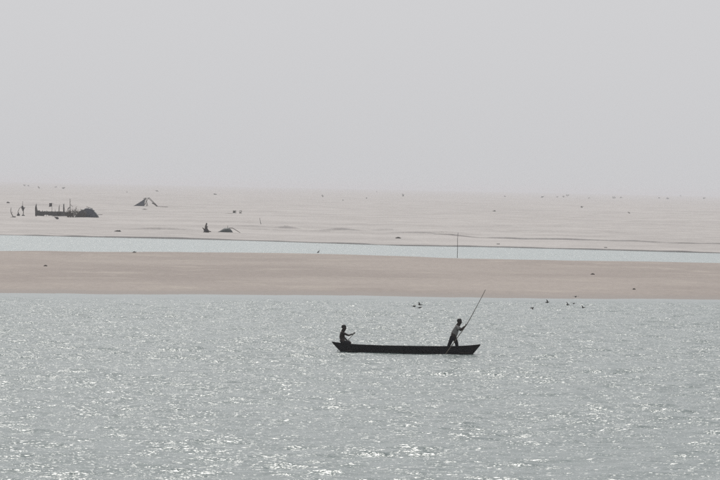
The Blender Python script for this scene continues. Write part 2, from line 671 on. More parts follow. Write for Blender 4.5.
# ------------------------------------------------------------------ people
def skinned(nodes, edges, root, sub=2):
    """grow a surface over a posed skeleton; returns verts, faces"""
    names = list(nodes)
    me = bpy.data.meshes.new("skeleton")
    me.from_pydata([tuple(nodes[k][0]) for k in names], [(names.index(a), names.index(b)) for a, b in edges], [])
    o = bpy.data.objects.new("skeleton", me)
    col.objects.link(o)
    o.modifiers.new("skin", 'SKIN').use_smooth_shade = True
    for k, sv in zip(names, me.skin_vertices[0].data):
        r = nodes[k][1]
        r = r if hasattr(r, '__len__') else (r, r)
        sv.radius = (r[0] * 1.2, r[1] * 1.2)       # the subdivision shrinks it back
        sv.use_root = (k == root)
    sm = o.modifiers.new("subdivision", 'SUBSURF')
    sm.levels = sub
    sm.render_levels = sub
    dg = bpy.context.evaluated_depsgraph_get()
    ev = o.evaluated_get(dg)
    em = ev.to_mesh()
    vs = [tuple(v.co) for v in em.vertices]
    fs = [tuple(p.vertices) for p in em.polygons]
    ev.to_mesh_clear()
    bpy.data.objects.remove(o)
    bpy.data.meshes.remove(me)
    return vs, fs


def hand(mb, wrist, axis, thumb_side, grip_dir, scale=1.0):
    """palm and five bent fingers closing round something along grip_dir"""
    axis = Vector(axis).normalized()
    g = Vector(grip_dir).normalized()
    g = (g - axis * g.dot(axis)).normalized()      # knuckle row runs along the shaft
    curl = axis.cross(g) * thumb_side
    w = Vector(wrist)
    palm = w + axis * 0.05 * scale
    mb.tube([w - axis * 0.02, w + axis * 0.02, palm, w + axis * 0.09 * scale], [0.026, 0.034, 0.042, 0.036], 8, 0.55)
    for k, ln in enumerate((0.070, 0.080, 0.075, 0.060)):
        b = w + axis * 0.085 * scale + g * (0.033 - 0.022 * k)
        p1 = b + axis * ln * 0.45 + curl * 0.010
        p2 = p1 + axis * ln * 0.05 + curl * 0.036
        p3 = p2 - axis * ln * 0.38 + curl * 0.008
        mb.tube([b, p1, p2, p3], [0.0100, 0.0095, 0.009, 0.007], 6)
    b = w + axis * 0.03 * scale + g * 0.036
    mb.tube([b, b + g * 0.022 + axis * 0.028 + curl * 0.012, b + axis * 0.058 + curl * 0.030, b + axis * 0.070 + curl * 0.045],
            [0.013, 0.012, 0.010, 0.008], 6)


def face(mb, head, fwd, up, r):
    """nose, brow, lips, ears on the head; returns eye positions"""
    head, fwd, up = Vector(head), Vector(fwd).normalized(), Vector(up).normalized()
    side = fwd.cross(up).normalized()
    mb.tube([head + fwd * r * 0.93 + up * r * 0.12, head + fwd * r * 1.15 - up * r * 0.22, head + fwd * r * 0.95 - up * r * 0.30],
            [0.010, 0.019, 0.014], 6)
    mb.tube([head + fwd * r * 0.84 + side * r * 0.34 - up * r * 0.58, head + fwd * r * 0.98 - up * r * 0.56, head + fwd * r * 0.84 - side * r * 0.34 - up * r * 0.58],
            [0.007, 0.014, 0.007], 6)
    for s in (-1, 1):
        e = head + side * s * r * 0.88 - fwd * r * 0.05
        mb.tube([e + up * 0.03, e + side * s * 0.014 - fwd * 0.012, e - up * 0.032], [0.008, 0.016, 0.008], 6, 0.6)
    return [head + fwd * r * 0.86 + side * s * r * 0.36 + up * r * 0.06 for s in (-1, 1)]


def hair_cap(head, fwd, up, r, parent):
    head, fwd, up = Vector(head), Vector(fwd).normalized(), Vector(up).normalized()
    side = fwd.cross(up).normalized()
    m = MB()
    rnd = random.Random(3)
    m.ball((0, 0, 0), 1.0, 16, 10)
    c = head - fwd * 0.016 + up * 0.022
    m.v = [tuple(c + (fwd * p[0] * 1.06 + side * p[1] * 0.94 + up * p[2]) * r * (1.0 + 0.03 * rnd.uniform(-1, 1))) for p in m.v]
    return m.build("hair", HAIR, parent)


# --- the man poling at the raised end
DY = -0.12                       # he stands a little towards the near side
feet_z = FLOOR
pole_man = empty("person", (BOAT.x + bl(452, 0).x, BOAT.y, FLOOR), "standing person in pale shirt and dark trousers leaning on a long pole", "person")
O1 = bl(452, 0)
O1.z = FLOOR
O1.y = 0


def m1(px, py, y=0.0):
    return bl(px, py, y + DY) - O1


hip = m1(452.8, 336.4)
chest = m1(456.0, 328.2)
neck = m1(457.7, 325.0)
skull = m1(459.0, 321.5)
fwd1, up1 = Vector((0.97, -0.10, -0.16)), Vector((0.16, 0.0, 0.97))
handN, handF = m1(464.2, 325.9, -0.14), m1(459.4, 333.4, -0.14)
nodes = {
    'hip': (hip, (0.115, 0.135)), 'waist': (hip.lerp(chest, 0.42), (0.100, 0.125)), 'chest': (chest, (0.115, 0.150)),
    'neckb': (neck - (neck - chest) * 0.18, (0.095, 0.105)), 'neck': (neck.lerp(skull, 0.35), 0.085), 'jaw': (skull + Vector((0.012, 0, -0.060)), (0.112, 0.095)),
    'skull': (skull + Vector((-0.004, 0, 0.012)), (0.122, 0.102)), 'crown': (skull + Vector((-0.004, 0, 0.070)), (0.092, 0.078)),
    'shN': (m1(456.4, 326.9, -0.19), 0.056), 'elN': (m1(460.2, 330.2, -0.26), 0.052), 'wrN': (handN, 0.036),
    'shF': (m1(456.9, 326.9, 0.19), 0.056), 'elF': (m1(460.8, 329.4, 0.16), 0.052), 'wrF': (m1(463.2, 327.0, -0.02), 0.036),
    'thN': (m1(451.4, 338.2, -0.10), 0.092), 'knN': (m1(449.6, 343.0, -0.11), 0.064), 'anN': (m1(447.2, 349.1, -0.10), 0.040), 'toeN': (m1(450.6, 350.0, -0.11), 0.032),
    'thF': (m1(454.4, 338.2, 0.10), 0.092), 'knF': (m1(456.3, 343.2, 0.10), 0.064), 'anF': (m1(457.4, 349.2, 0.10), 0.040), 'toeF': (m1(461.0, 350.1, 0.10), 0.032),
}
edges = [('hip', 'waist'), ('waist', 'chest'), ('chest', 'neckb'), ('neckb', 'neck'), ('neck', 'jaw'), ('jaw', 'skull'), ('skull', 'crown'),
         ('chest', 'shN'), ('shN', 'elN'), ('elN', 'wrN'), ('chest', 'shF'), ('shF', 'elF'), ('elF', 'wrF'),
         ('hip', 'thN'), ('thN', 'knN'), ('knN', 'anN'), ('anN', 'toeN'), ('hip', 'thF'), ('thF', 'knF'), ('knF', 'anF'), ('anF', 'toeF')]
mb = MB()
mb.add(*skinned(nodes, edges, 'hip'))
pole_dir = (bl(484.2, 289.8) - bl(446.0, 352.6)).normalized()
hand(mb, handN, (handN - nodes['elN'][0]).normalized() * 0.6 + Vector((0.5, 0.1, 0.2)), -1, pole_dir)
hand(mb, nodes['wrF'][0], Vector((0.45, -0.75, -0.05)), 1, pole_dir)
eyes = face(mb, skull, fwd1, up1, 0.104)
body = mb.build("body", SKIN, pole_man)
for e in eyes:
    MB().ball(e, 0.013, 8, 5).build("eye", EYE, body)
hair_cap(skull + Vector((-0.006, 0, 0.022)), fwd1, up1, 0.121, pole_man)
# shirt
sh = {k: (Vector(nodes[k][0]), nodes[k][1]) for k in ('hip', 'waist', 'chest', 'shN', 'shF')}
shirt = {'hem': (hip + Vector((-0.005, 0, -0.035)), (0.138, 0.165)), 'waist': (nodes['waist'][0], (0.128, 0.155)), 'chest': (chest, (0.138, 0.172)),
         'collar': (neck - (neck - chest) * 0.30, (0.085, 0.098)),
         'shN': (nodes['shN'][0], 0.074), 'slN': (nodes['shN'][0].lerp(nodes['elN'][0], 0.72), 0.066),
         'shF': (nodes['shF'][0], 0.074), 'slF': (nodes['shF'][0].lerp(nodes['elF'][0], 0.72), 0.066)}
mb = MB()
mb.add(*skinned(shirt, [('hem', 'waist'), ('waist', 'chest'), ('chest', 'collar'), ('chest', 'shN'), ('shN', 'slN'), ('chest', 'shF'), ('shF', 'slF')], 'hem'))
mb.build("shirt", SHIRT, pole_man)
trs = {'belt': (hip.lerp(chest, 0.14), (0.118, 0.140)), 'hip': (hip + Vector((-0.008, 0, -0.03)), (0.122, 0.145))}
for s in 'NF':
    trs['th' + s] = (nodes['th' + s][0], 0.108)
    trs['kn' + s] = (nodes['kn' + s][0], 0.082)
    trs['cu' + s] = (nodes['kn' + s][0].lerp(nodes['an' + s][0], 0.72), 0.068)
mb = MB()
mb.add(*skinned(trs, [('belt', 'hip'), ('hip', 'thN'), ('thN', 'knN'), ('knN', 'cuN'), ('hip', 'thF'), ('thF', 'knF'), ('knF', 'cuF')], 'belt'))
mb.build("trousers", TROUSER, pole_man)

# --- the long bending pole, held on the near side of the boat
pp = [(440.5, 361.5), (446.2, 352.4), (452.5, 343.6), (459.2, 334.0), (465.6, 324.9), (470.4, 316.4), (475.2, 307.2), (479.8, 298.4), (484.2, 289.6)]
py_ = [-1.02, -0.80, -0.62, -0.46, -0.30, -0.22, -0.15, -0.08, 0.0]
pts = [bl(a, b, y) for (a, b), y in zip(pp, py_)]
fine_pts = []
for i in range(len(pts) - 1):
    for k in range(3):
        a, b, c, d = pts[max(i - 1, 0)], pts[i], pts[i + 1], pts[min(i + 2, len(pts) - 1)]
        u = k / 3
        fine_pts.append(0.5 * ((2 * b) + (c - a) * u + (2 * a - 5 * b + 4 * c - d) * u * u + (3 * b - a - 3 * c + d) * u ** 3))
fine_pts.append(pts[-1])
pole = empty("bamboo_pole", (BOAT.x + pts[1].x, BOAT.y + pts[1].y, 0.0), "long bent bamboo pole reaching from the water past the standing person", "pole")
off = Vector((pts[1].x, pts[1].y, 0))
MB().tube([p - off for p in fine_pts], [0.026 - 0.013 * i / (len(fine_pts) - 1) for i in range(len(fine_pts))], 7).build("shaft", BAMBOO, pole)
for i in range(2, len(fine_pts) - 1, 2):
    a = fine_pts[i] - off
    d = (fine_pts[i + 1] - fine_pts[i]).normalized()
    rr = 0.0295 - 0.013 * i / (len(fine_pts) - 1)
    MB().tube([a - d * 0.012, a + d * 0.012], rr, 7).build("node_ring", BAMBOO, pole)

# --- the paddler sitting on the end deck
O2 = bl(342, 0)
O2.y = 0
O2.z = float(np.interp(O2.x, sx, sz))
paddler = empty("person", (BOAT.x + O2.x, BOAT.y, O2.z), "bare-chested person sitting on the boat's end deck holding a paddle", "person")


def m2_(px, py, y=0.0):
    return bl(px, py, y) - O2


hip = m2_(341.6, 341.4)
chest = m2_(341.4, 334.2)
neck = m2_(342.6, 331.2)
skull = m2_(343.6, 327.7)
fwd2, up2 = Vector((0.99, -0.08, -0.10)), Vector((0.10, 0, 0.99))
hN, hF = m2_(353.4, 333.9, 0.12), m2_(346.9, 340.6, 0.20)
nodes = {
    'hip': (hip, (0.125, 0.150)), 'waist': (hip.lerp(chest, 0.5) + Vector((-0.015, 0, 0)), (0.098, 0.128)), 'chest': (chest, (0.125, 0.160)),
    'neckb': (neck - (neck - chest) * 0.18, (0.090, 0.105)), 'neck': (neck.lerp(skull, 0.35), 0.082), 'jaw': (skull + Vector((0.014, 0, -0.060)), (0.112, 0.095)),
    'skull': (skull + Vector((0, 0, 0.012)), (0.122, 0.102)), 'crown': (skull + Vector((0, 0, 0.070)), (0.092, 0.078)),
    'shN': (m2_(342.2, 332.6, -0.19), 0.054), 'elN': (m2_(348.0, 335.4, -0.15), 0.046), 'wrN': (hN - Vector((0.05, 0.03, 0.0)), 0.033),
    'shF': (m2_(342.4, 332.9, 0.19), 0.054), 'elF': (m2_(343.9, 338.0, 0.26), 0.046), 'wrF': (hF, 0.033),
    'thN': (m2_(343.6, 342.4, -0.13), 0.086), 'knN': (m2_(351.0, 342.9, -0.21), 0.062), 'anN': (m2_(345.4, 343.2, -0.06), 0.040), 'toeN': (m2_(348.4, 343.6, 0.02), 0.032),
    'thF': (m2_(343.6, 342.4, 0.13), 0.086), 'knF': (m2_(350.6, 342.7, 0.21), 0.062), 'anF': (m2_(346.4, 343.2, 0.08), 0.040), 'toeF': (m2_(349.4, 343.6, -0.02), 0.032),
}
mb = MB()
mb.add(*skinned(nodes, edges, 'hip'))
pad_dir = (bl(354.6, 332.9) - bl(346.6, 341.2)).normalized()
hand(mb, nodes['wrN'][0], Vector((0.85, 0.4, 0.2)), -1, pad_dir)
hand(mb, hF, Vector((0.7, 0.1, -0.2)), 1, pad_dir)
eyes = face(mb, skull, fwd2, up2, 0.104)
body = mb.build("body", SKIN, paddler)
for e in eyes:
    MB().ball(e, 0.013, 8, 5).build("eye", EYE, body)
hair_cap(skull + Vector((-0.004, 0, 0.022)), fwd2, up2, 0.120, paddler)
lg = {'belt': (hip.lerp(chest, 0.12), (0.112, 0.140)), 'hip': (hip + Vector((0, 0, -0.03)), (0.122, 0.150))}
for s in 'NF':
    lg['th' + s] = (nodes['th' + s][0], 0.098)
    lg['kn' + s] = (nodes['kn' + s][0].lerp(nodes['th' + s][0], 0.1), 0.076)
mb = MB()
mb.add(*skinned(lg, [('belt', 'hip'), ('hip', 'thN'), ('thN', 'knN'), ('hip', 'thF'), ('thF', 'knF')], 'belt'))
mb.build("loincloth", TROUSER, paddler)

# --- his paddle, its blade in the water on the far side
top, mid_ = bl(354.8, 332.6, 0.16), bl(346.6, 341.4, 0.42)
low = mid_ + (mid_ - top) * 0.95
paddle = empty("paddle", (BOAT.x + low.x, BOAT.y + low.y, low.z), "short wooden paddle held by the seated bare-chested person", "paddle")
MB().tube([top - low, mid_ - low, low * 0], [0.017, 0.016, 0.018], 6).build("shaft", BAMBOO, paddle)
d = (low - top).normalized()
MB().tube([Vector((0, 0, 0)) - d * 0.05, d * 0.12, d * 0.35, d * 0.48], [0.03, 0.085, 0.09, 0.04], 8, 0.16).build("blade", PLANK, paddle)
g = Vector((0, 1, 0))
MB().tube([top - low - g * 0.05, top - low + g * 0.05], 0.015, 6).build("grip", BAMBOO, paddle)


# ------------------------------------------------------------------ things on the far plain
class Spot:
    """a place on the sand seen at pixel px, py; metres from it for other pixels of the same thing"""

    def __init__(self, px, py, sink=0.03):
        self.px, self.py = px, py
        self.p = ground(px, py)
        self.s = FPX / self.p.y
        self.loc = self.p - Vector((0, 0, sink))

    def __call__(self, px, py, y=0.0):
        return Vector(((px - self.px) / self.s, y, (self.py + (px - self.px) * 0.0205 - py) / self.s))


def wavy(a, b, n, j, rnd):
    return [a.lerp(b, i / n) + Vector((rnd.uniform(-j, j), rnd.uniform(-j, j), 0)) * (0 if i in (0,) else 1) for i in range(n + 1)]


def stick_thing(name, sp, a, b, r, label, cat, mat=STICK, bend=0.03):
    rnd = random.Random(int(sp.px * 7))
    root = MB().tube(wavy(a, b, 6, bend, rnd), [r * (1 - 0.08 * i) for i in range(7)], 6).build(name, mat)
    root.location = sp.loc
    return tag(root, label, cat)


def twigs(mb, base, height_, n, spread, rnd, r=0.03, depth=2):
    for _ in range(n):
        a = base + Vector((rnd.uniform(-spread, spread) * 0.5, rnd.uniform(-spread, spread) * 0.5, 0))
        b = a + Vector((rnd.uniform(-spread, spread), rnd.uniform(-spread, spread), height_ * rnd.uniform(0.55, 1.0)))
        path = wavy(a, b, 4, 0.08 * height_, rnd)
        mb.tube(path, [r, r * 0.85, r * 0.7, r * 0.5, r * 0.3], 5)
        for _k in range(depth):
            i = rnd.randint(1, 3)
            c = path[i] + Vector((rnd.uniform(-1, 1), rnd.uniform(-1, 1), rnd.uniform(0.1, 0.8))) * height_ * 0.35
            mb.tube([path[i], path[i].lerp(c, 0.5) + Vector((0, 0, 0.03)), c], [r * 0.6, r * 0.45, r * 0.2], 4)


# --- the domed tarpaulin hut
sp = Spot(87, 217.0)
hut = empty("domed_hut", sp.loc, "domed hut covered with dark blue and green tarpaulins beside the reed fence", "hut")
prof = [(76.2, 217.0), (76.9, 214.6), (79.0, 212.3), (82.0, 209.9), (85.4, 208.2), (88.6, 207.7), (91.4, 208.4), (94.0, 210.6), (96.2, 213.4), (97.8, 216.0), (98.6, 217.4)]
rows = []
for k, yy in enumerate(np.linspace(-1.9, 1.9, 7)):
    f = 1.0 - 0.10 * abs(yy / 1.9) ** 3
    rows.append([sp(a + random.uniform(-.12, .12), 217 - (217 - b) * f + random.uniform(-.12, .12), yy) for a, b in prof])
cols_ = list(zip(*rows))
for a, b, mt in ((0, 4, TARP), (4, 7, TARP), (7, 10, TARP_G)):
    MB().sheet([list(c) for c in cols_[a:b + 1]], 0.05).build("tarpaulin", mt, hut)
for side_row, yy, mt in ((rows[0], -1.88, TARP), (rows[-1], 1.88, TARP_G)):      # end walls
    c = sp(87.4, 216.9, yy)
    g = [[Vector(p).lerp(c, t_) + Vector((0, 0.10 * (1 if yy < 0 else -1) * t_, 0)) for p in side_row] for t_ in (0.02, 0.5, 0.97)]
    MB().sheet(g, 0.04).build("end_wall", mt, hut)
tag(MB().sheet([[sp(84.0, 211.0, -1.97), sp(86.2, 210.6, -1.97)], [sp(85.2, 212.6, -1.97), sp(86.6, 213.0, -1.97)], [sp(85.2, 214.2, -1.97), sp(86.0, 214.4, -1.97)]], 0.03)
    .build("patch", PATCH, hut), "pale patch on the dark blue end wall")
for a, b in ((1, 2), (3, 3), (5, 5), (7, 7), (9, 9)):
    pth = [Vector(r[a]) + Vector((0, 0, 0.06)) for r in rows]
    MB().tube(pth, 0.04, 5).build("rib_pole", STICK, hut)
MB().tube([sp(97.0, 214.9, -0.4), sp(102.6, 214.3, -0.5)], 0.05, 5).build("ridge_pole", STICK, hut)
MB().tube([sp(86.0, 206.6, 0.2), sp(92.6, 208.6, 0.1)], 0.05, 5).build("ridge_pole", STICK, hut)

# --- reed fence
sp = Spot(53, 216.2)
fence = empty("reed_fence", sp.loc, "low dark reed mat fence on the sand left of the domed hut", "fence")
edges_px = [35.2, 39.6, 44.0, 48.2, 52.4, 56.8, 61.2, 65.4, 69.4, 73.2]
rf = random.Random(5)
for i in range(len(edges_px) - 1):
    a, b = edges_px[i] - 0.12, edges_px[i + 1] + 0.12
    tops = [209.9, 210.2, 211.0, 210.9, 211.0, 211.1, 211.0, 211.4, 211.9, 212.4]
    low_ = [216.2, 216.0, 214.6, 215.4, 216.2, 216.6, 216.4, 216.2, 216.0, 216.0]
    yy = 0.22 * (i % 2) + 0.1 * (i % 3)
    g = []
    for q in range(5):
        t_ = q / 4
        zt, zb = tops[i] * (1 - t_) + tops[i + 1] * t_, low_[i] * (1 - t_) + low_[i + 1] * t_
        row = []
        for k in range(6):
            u = k / 5
            row.append(sp(a + (b - a) * u, zb + (zt - zb) * t_ + rf.uniform(-.22, .22) * (q in (0, 4)), yy + 0.08 * math.sin(u * 7 + i)))
        g.append(row)
    MB().sheet(g, 0.07).build("reed_mat", REED, fence, False)
for px, tp in ((37.6, 209.0), (42.0, 209.6), (46.4, 210.0), (55.0, 209.4), (58.4, 206.0), (58.9, 204.6), (68.0, 207.2), (72.0, 209.0)):
    MB().tube(wavy(sp(px, 216.4, 0.2), sp(px + rf.uniform(-.4, .4), tp, 0.2), 3, 0.03, rf), [0.06, 0.055, 0.05, 0.04], 5).build("fence_post", STICK, fence)

# pointed bundles standing at the fence
for px, py, tp, w, lab in ((35.6, 216.2, 203.8, 2.5, "pointed dark thatch bundle standing at the end of the reed fence"),
                           (63.4, 216.2, 203.6, 1.8, "slim pointed thatch bundle standing behind the reed fence near the hut")):
    sp2 = Spot(px, py)
    root = empty("thatch_bundle", sp2.loc, lab, "thatch bundle")
    rb = random.Random(int(px))
    y0 = 0.7
    path = [sp2(px + 0.25, py, y0), sp2(px + 0.1, 209.5, y0), sp2(px, 207, y0), sp2(px + rb.uniform(-.2, .3), tp, y0)]
    k = w / 2 / sp2.s
    MB().tube(path, [k * 0.55, k * 0.9, k * 0.72, 0.03], 9).build("stalks", REED, root)
    MB().tube([sp2(px + 0.05, 208.6, y0), sp2(px + 0.05, 208.2, y0)], k * 0.93, 9).build("binding", STICK, root)
    m = MB()
    for _ in range(9):
        b0 = path[2] + Vector((rb.uniform(-k, k) * .5, rb.uniform(-k, k) * .5, 0))
        m.tube([b0, path[3] + Vector((rb.uniform(-.18, .18), rb.uniform(-.15, .15), rb.uniform(-.5, .15)))], [0.03, 0.012], 4)
    m.build("straw_tips", REED, root)

# flag
sp = Spot(51.5, 216.0)
flag = empty("flag", sp.loc, "small dark square flag on a thin pole above the reed fence", "flag")
MB().tube([sp(51.5, 216, 0.6), sp(51.7, 209, 0.6), sp(51.4, 202.6, 0.6)], [0.06, 0.055, 0.04], 6).build("flag_pole", STICK, flag)
g = [[sp(51.4 - 2.7 * u + 0.25 * math.sin(v * 4), 203.0 + 3.3 * v + 0.5 * u * v, 0.6 + 0.14 * math.sin(u * 5 + v)) for u in (0, .25, .5, .75, 1)] for v in (0, .33, .66, 1)]
MB().sheet(g, 0.02).build("flag_cloth", CLOTH, flag)
MB().tube([sp(51.4, 203.4, 0.6), sp(53.6, 203.6, 0.6)], 0.03, 5).build("crossbar", STICK, flag)

# tall mast with cross pieces
sp = Spot(70.2, 217.2)
mast = empty("wooden_mast", sp.loc, "tall thin wooden mast standing between the reed fence and the hut", "mast")
MB().tube([sp(70.2, 217.2), sp(70.0, 208), sp(69.7, 198.4)], [0.10, 0.08, 0.045], 7).build("pole", STICK, mast)
MB().tube([sp(69.9, 204.2), sp(72.6, 206.6)], [0.05, 0.04], 5).build("crossbar", STICK, mast)
MB().tube([sp(69.2, 201.6), sp(70.4, 201.2)], 0.035, 5).build("crossbar", STICK, mast)
MB().tube([sp(70.0, 207.0), sp(68.0, 208.4), sp(67.8, 210.4)], [0.07, 0.13, 0.06], 6).build("hung_cloth", CLOTH, mast)

# brush pile in front of the hut
sp = Spot(75.5, 217.3)
m = MB()
rb = random.Random(21)
for a in (66.6, 68.4, 71.2, 72.4, 73.6, 75.2, 76.8, 78.4, 80, 81.6, 83):
    twigs(m, sp(a, 217.0, -0.2), 2.3 + rb.uniform(-.6, .4), 5, 0.85, rb, 0.05, 4)
bp = m.build("brush_pile", BRUSH)
bp.location = sp.loc
tag(bp, "tangled pile of bare dry branches beside the domed hut", "brush pile")

# bundle lying in front of the fence
sp = Spot(57.2, 219.2)
root = empty("sack", sp.loc, "dark lumpy sack lying on sand in front of the reed fence", "sack")
MB().tube([sp(55.2, 217.4), sp(56.4, 217.6), sp(57.4, 218.2), sp(58.6, 218.6)], [0.10, 0.24, 0.30, 0.16], 9).build("sack_body", CLOTH, root)
MB().tube([sp(55.4, 217.4), sp(54.6, 216.6)], [0.09, 0.13], 7).build("sack_neck", CLOTH, root)

# stakes left of the fence
sp = Spot(12.8, 217.3)
m = MB()
m.tube([sp(13.2, 216.6), sp(11.4, 213.6), sp(10.6, 210.8), sp(11.0, 207.4)], [0.10, 0.09, 0.075, 0.05], 6)
root = empty("bent_branch", sp.loc, "bent bare branch rising from a log on the open sand", "branch")
m.build("upright", STICK, root)
MB().tube([sp(8.0, 217.6), sp(11.5, 217.4), sp(15.6, 216.8)], [0.06, 0.14, 0.17], 7).build("log", STICK, root)
MB().tube([sp(11.3, 213.4), sp(12.4, 211.6)], [0.05, 0.03], 5).build("twig", STICK, root)

for px, tp, lab, big in ((18.4, 207.6, "short leaning stake with dark bundle at its foot", False), (23.0, 200.8, "tall forked stake with dark cloth bundle hung high", True)):
    sp = Spot(px, 215.8)
    root = empty("stake_with_bundle", sp.loc, lab, "stake")
    if big:
        MB().tube([sp(23.0, 215.8), sp(23.4, 211.8), sp(22.3, 207), sp(22.4, 200.8)], [0.10, 0.09, 0.075, 0.03], 6).build("stake", STICK, root)
        MB().tube([sp(22.2, 205.6), sp(22.3, 207.4), sp(23.0, 209.2), sp(22.8, 211.0)], [0.12, 0.30, 0.26, 0.10], 8).build("bundle", CLOTH, root)
        MB().tube([sp(22.8, 209.4), sp(24.8, 207.2)], [0.13, 0.10], 6).build("fork", STICK, root)
        MB().tube([sp(21.8, 215.4), sp(23.2, 215.2), sp(24.8, 215.5)], [0.10, 0.20, 0.10], 7).build("foot_bundle", CLOTH, root)
    else:
        MB().tube([sp(18.4, 215.8), sp(18.0, 211.6), sp(19.0, 208.6), sp(21.2, 206.4)], [0.09, 0.07, 0.06, 0.04], 6).build("stake", STICK, root)
        MB().tube([sp(17.0, 215.4), sp(18.2, 214.6), sp(19.8, 215.2)], [0.14, 0.36, 0.18], 8).build("bundle", CLOTH, root)
        MB().tube([sp(18.3, 214.4), sp(18.4, 212.2)], [0.22, 0.08], 7).build("bundle_top", CLOTH, root)

# --- A-frame shelter
sp = Spot(145, 206.0)
tent = empty("ridge_shelter", sp.loc, "ridge shelter with one dark tarpaulin slope and an open pole frame", "shelter")
g = []
for v in np.linspace(0, 1, 7):
    row = []
    for u in np.linspace(0, 1, 5):
        a = 133.4 + (145.0 - 133.4) * v
        b = 206.0 - 7.4 * (v ** 1.15)
        row.append(sp(a + 1.2 * u * v, b + random.uniform(-.12, .12), -1.8 + 3.6 * u))
    g.append(row)
MB().sheet(g, 0.05).build("tarpaulin", TARP, tent)
g = []
for v in np.linspace(0, 1, 6):
    g.append([sp((133.8 + 11.2 * v) * (1 - u) + (144.6 + 0.6 * v) * u, 206.0 - 7.2 * v, -1.75 + 0.15 * math.sin(u * 6 + v * 3)) for u in (0, .25, .5, .75, 1)])
MB().sheet(g, 0.04).build("end_flap", TARP, tent)
for a, b, yy in (((144.0, 206.0), (148.8, 197.6), -1.7), ((157.2, 206.2), (148.0, 197.6), -1.7), ((157.4, 206.2), (148.6, 197.4), 1.7),
                 ((146.8, 206.0), (145.2, 197.4), -1.8), ((147.4, 206.0), (145.6, 197.6), 1.8)):
    MB().tube([sp(*a, yy), sp(*b, yy)], [0.12, 0.08], 6).build("frame_pole", STICK, tent)
MB().tube([sp(143.4, 198.3, -1.9), sp(149.6, 198.0, 0.6)], 0.08, 6).build("ridge_pole", STICK, tent)
MB().tube([sp(152.0, 202.9, -1.7), sp(155.4, 204.2, -1.2), sp(156.6, 205.9, -1.6)], [0.10, 0.30, 0.14], 7).build("hung_cloth", CLOTH, tent)
sp = Spot(144.5, 209.6)
m = MB().tube([sp(141.8, 209.6), sp(144.4, 209.4), sp(147.6, 209.6)], [0.10, 0.22, 0.08], 7)
o = m.build("driftwood_log", STICK)
o.location = sp.loc
tag(o, "flat driftwood log on sand in front of the ridge shelter", "log")
sp = Spot(162, 206.9)
o = MB().tube(wavy(sp(156.6, 206.6), sp(168.0, 206.8), 5, 0.08, random.Random(4)), [0.14, 0.16, 0.15, 0.13, 0.1, 0.06], 6).build("driftwood_log", STICK)
o.location = sp.loc
tag(o, "long thin driftwood log stretching right from the ridge shelter", "log")

# --- driftwood stump and low tarpaulin tent nearer the channel
sp = Spot(206, 232.4)
st = empty("driftwood_stump", sp.loc, "upright driftwood stump with spreading roots near the channel bank", "stump")
MB().tube([sp(206.4, 232.2), sp(206.3, 229.6), sp(205.7, 226.6), sp(206.5, 222.8)], [0.30, 0.30, 0.17, 0.10], 8).build("trunk", STICK, st)
for a, b in (((205, 230.4), (202.4, 227.4)), ((207, 231), (211.2, 231.6)), ((205, 231.6), (203.0, 232.4)), ((207, 231.6), (209.2, 232.5)), ((206.2, 228.0), (207.6, 226.2))):
    MB().tube([sp(*a), sp((a[0] + b[0]) / 2, (a[1] + b[1]) / 2 - 0.2, -0.1), sp(*b, -0.2)], [0.16, 0.11, 0.05], 6).build("root", STICK, st)
m = MB()
for _ in range(8):
    m.ball(sp(206 + random.uniform(-2, 2), 230.9 + random.uniform(-.9, .6), random.uniform(-.3, .3)), (0.28, 0.25, 0.18), 7, 5)
m.build("caught_weed", CLOTH, st)

sp = Spot(228, 232.3)
lt = empty("low_tent", sp.loc, "low dark tarpaulin tent propped with a slanting stick near the channel", "tent")
ridge = [(217.0, 232.2), (219.6, 230.9), (222.2, 229.2), (224.6, 227.8), (226.4, 227.2), (228.8, 227.5), (231.0, 229.4), (232.2, 231.0), (232.8, 232.2)]
g = []
for yy, f in ((-1.1, 0.02), (-0.7, 0.62), (-0.15, 0.97), (0.3, 0.93), (0.9, 0.45), (1.2, 0.02)):
    g.append([sp(a + random.uniform(-.1, .1), 232.3 - (232.3 - b) * f, yy * (0.5 + 0.5 * (232.3 - b) / 5)) for a, b in ridge])
MB().sheet(g, 0.04).build("tarpaulin", TARP_G, lt)
MB().tube([sp(228.0, 227.8, 0), sp(232.4, 227.9, 0), sp(236.4, 230.2, -0.2), sp(240.4, 232.6, -0.4)], [0.05, 0.055, 0.05, 0.04], 5).build("prop_stick", STICK, lt)
MB().tube([sp(227.2, 232.2, 0), sp(227.6, 225.4, 0)], [0.05, 0.03], 5).build("tent_pole", STICK, lt)
MB().tube([sp(214.2, 232.8, -0.5), sp(218.0, 232.0, -0.4)], [0.03, 0.05], 5).build("guy_peg", STICK, lt)

sp = Spot(260.6, 224.2)
stick_thing("leaning_stick", sp, sp(260.9, 224.2), sp(259.6, 217.6), 0.07, "single bare stick leaning on open sand before the low dunes", "stick")

# tall thin stake in the water at the bar's back edge
p = on_level(457.2, 258.6, -0.1)
sc_ = FPX / p.y
root = empty("fishing_stake", p, "tall thin stake standing in the shallow channel behind the sandbar", "stake")
H_ = (258.6 - 232.4) / sc_
MB().tube([(0, 0, -0.6), (0.02, 0, H_ * 0.4), (-0.01, 0, H_ * 0.75), (0.04, 0, H_)], [0.036, 0.033, 0.028, 0.02], 7).build("stake", STICK, root)
MB().tube([(0.01, -0.05, H_ * 0.93), (0.03, 0.05, H_ * 0.95)], 0.03, 6).build("rope_tie", CLOTH, root)

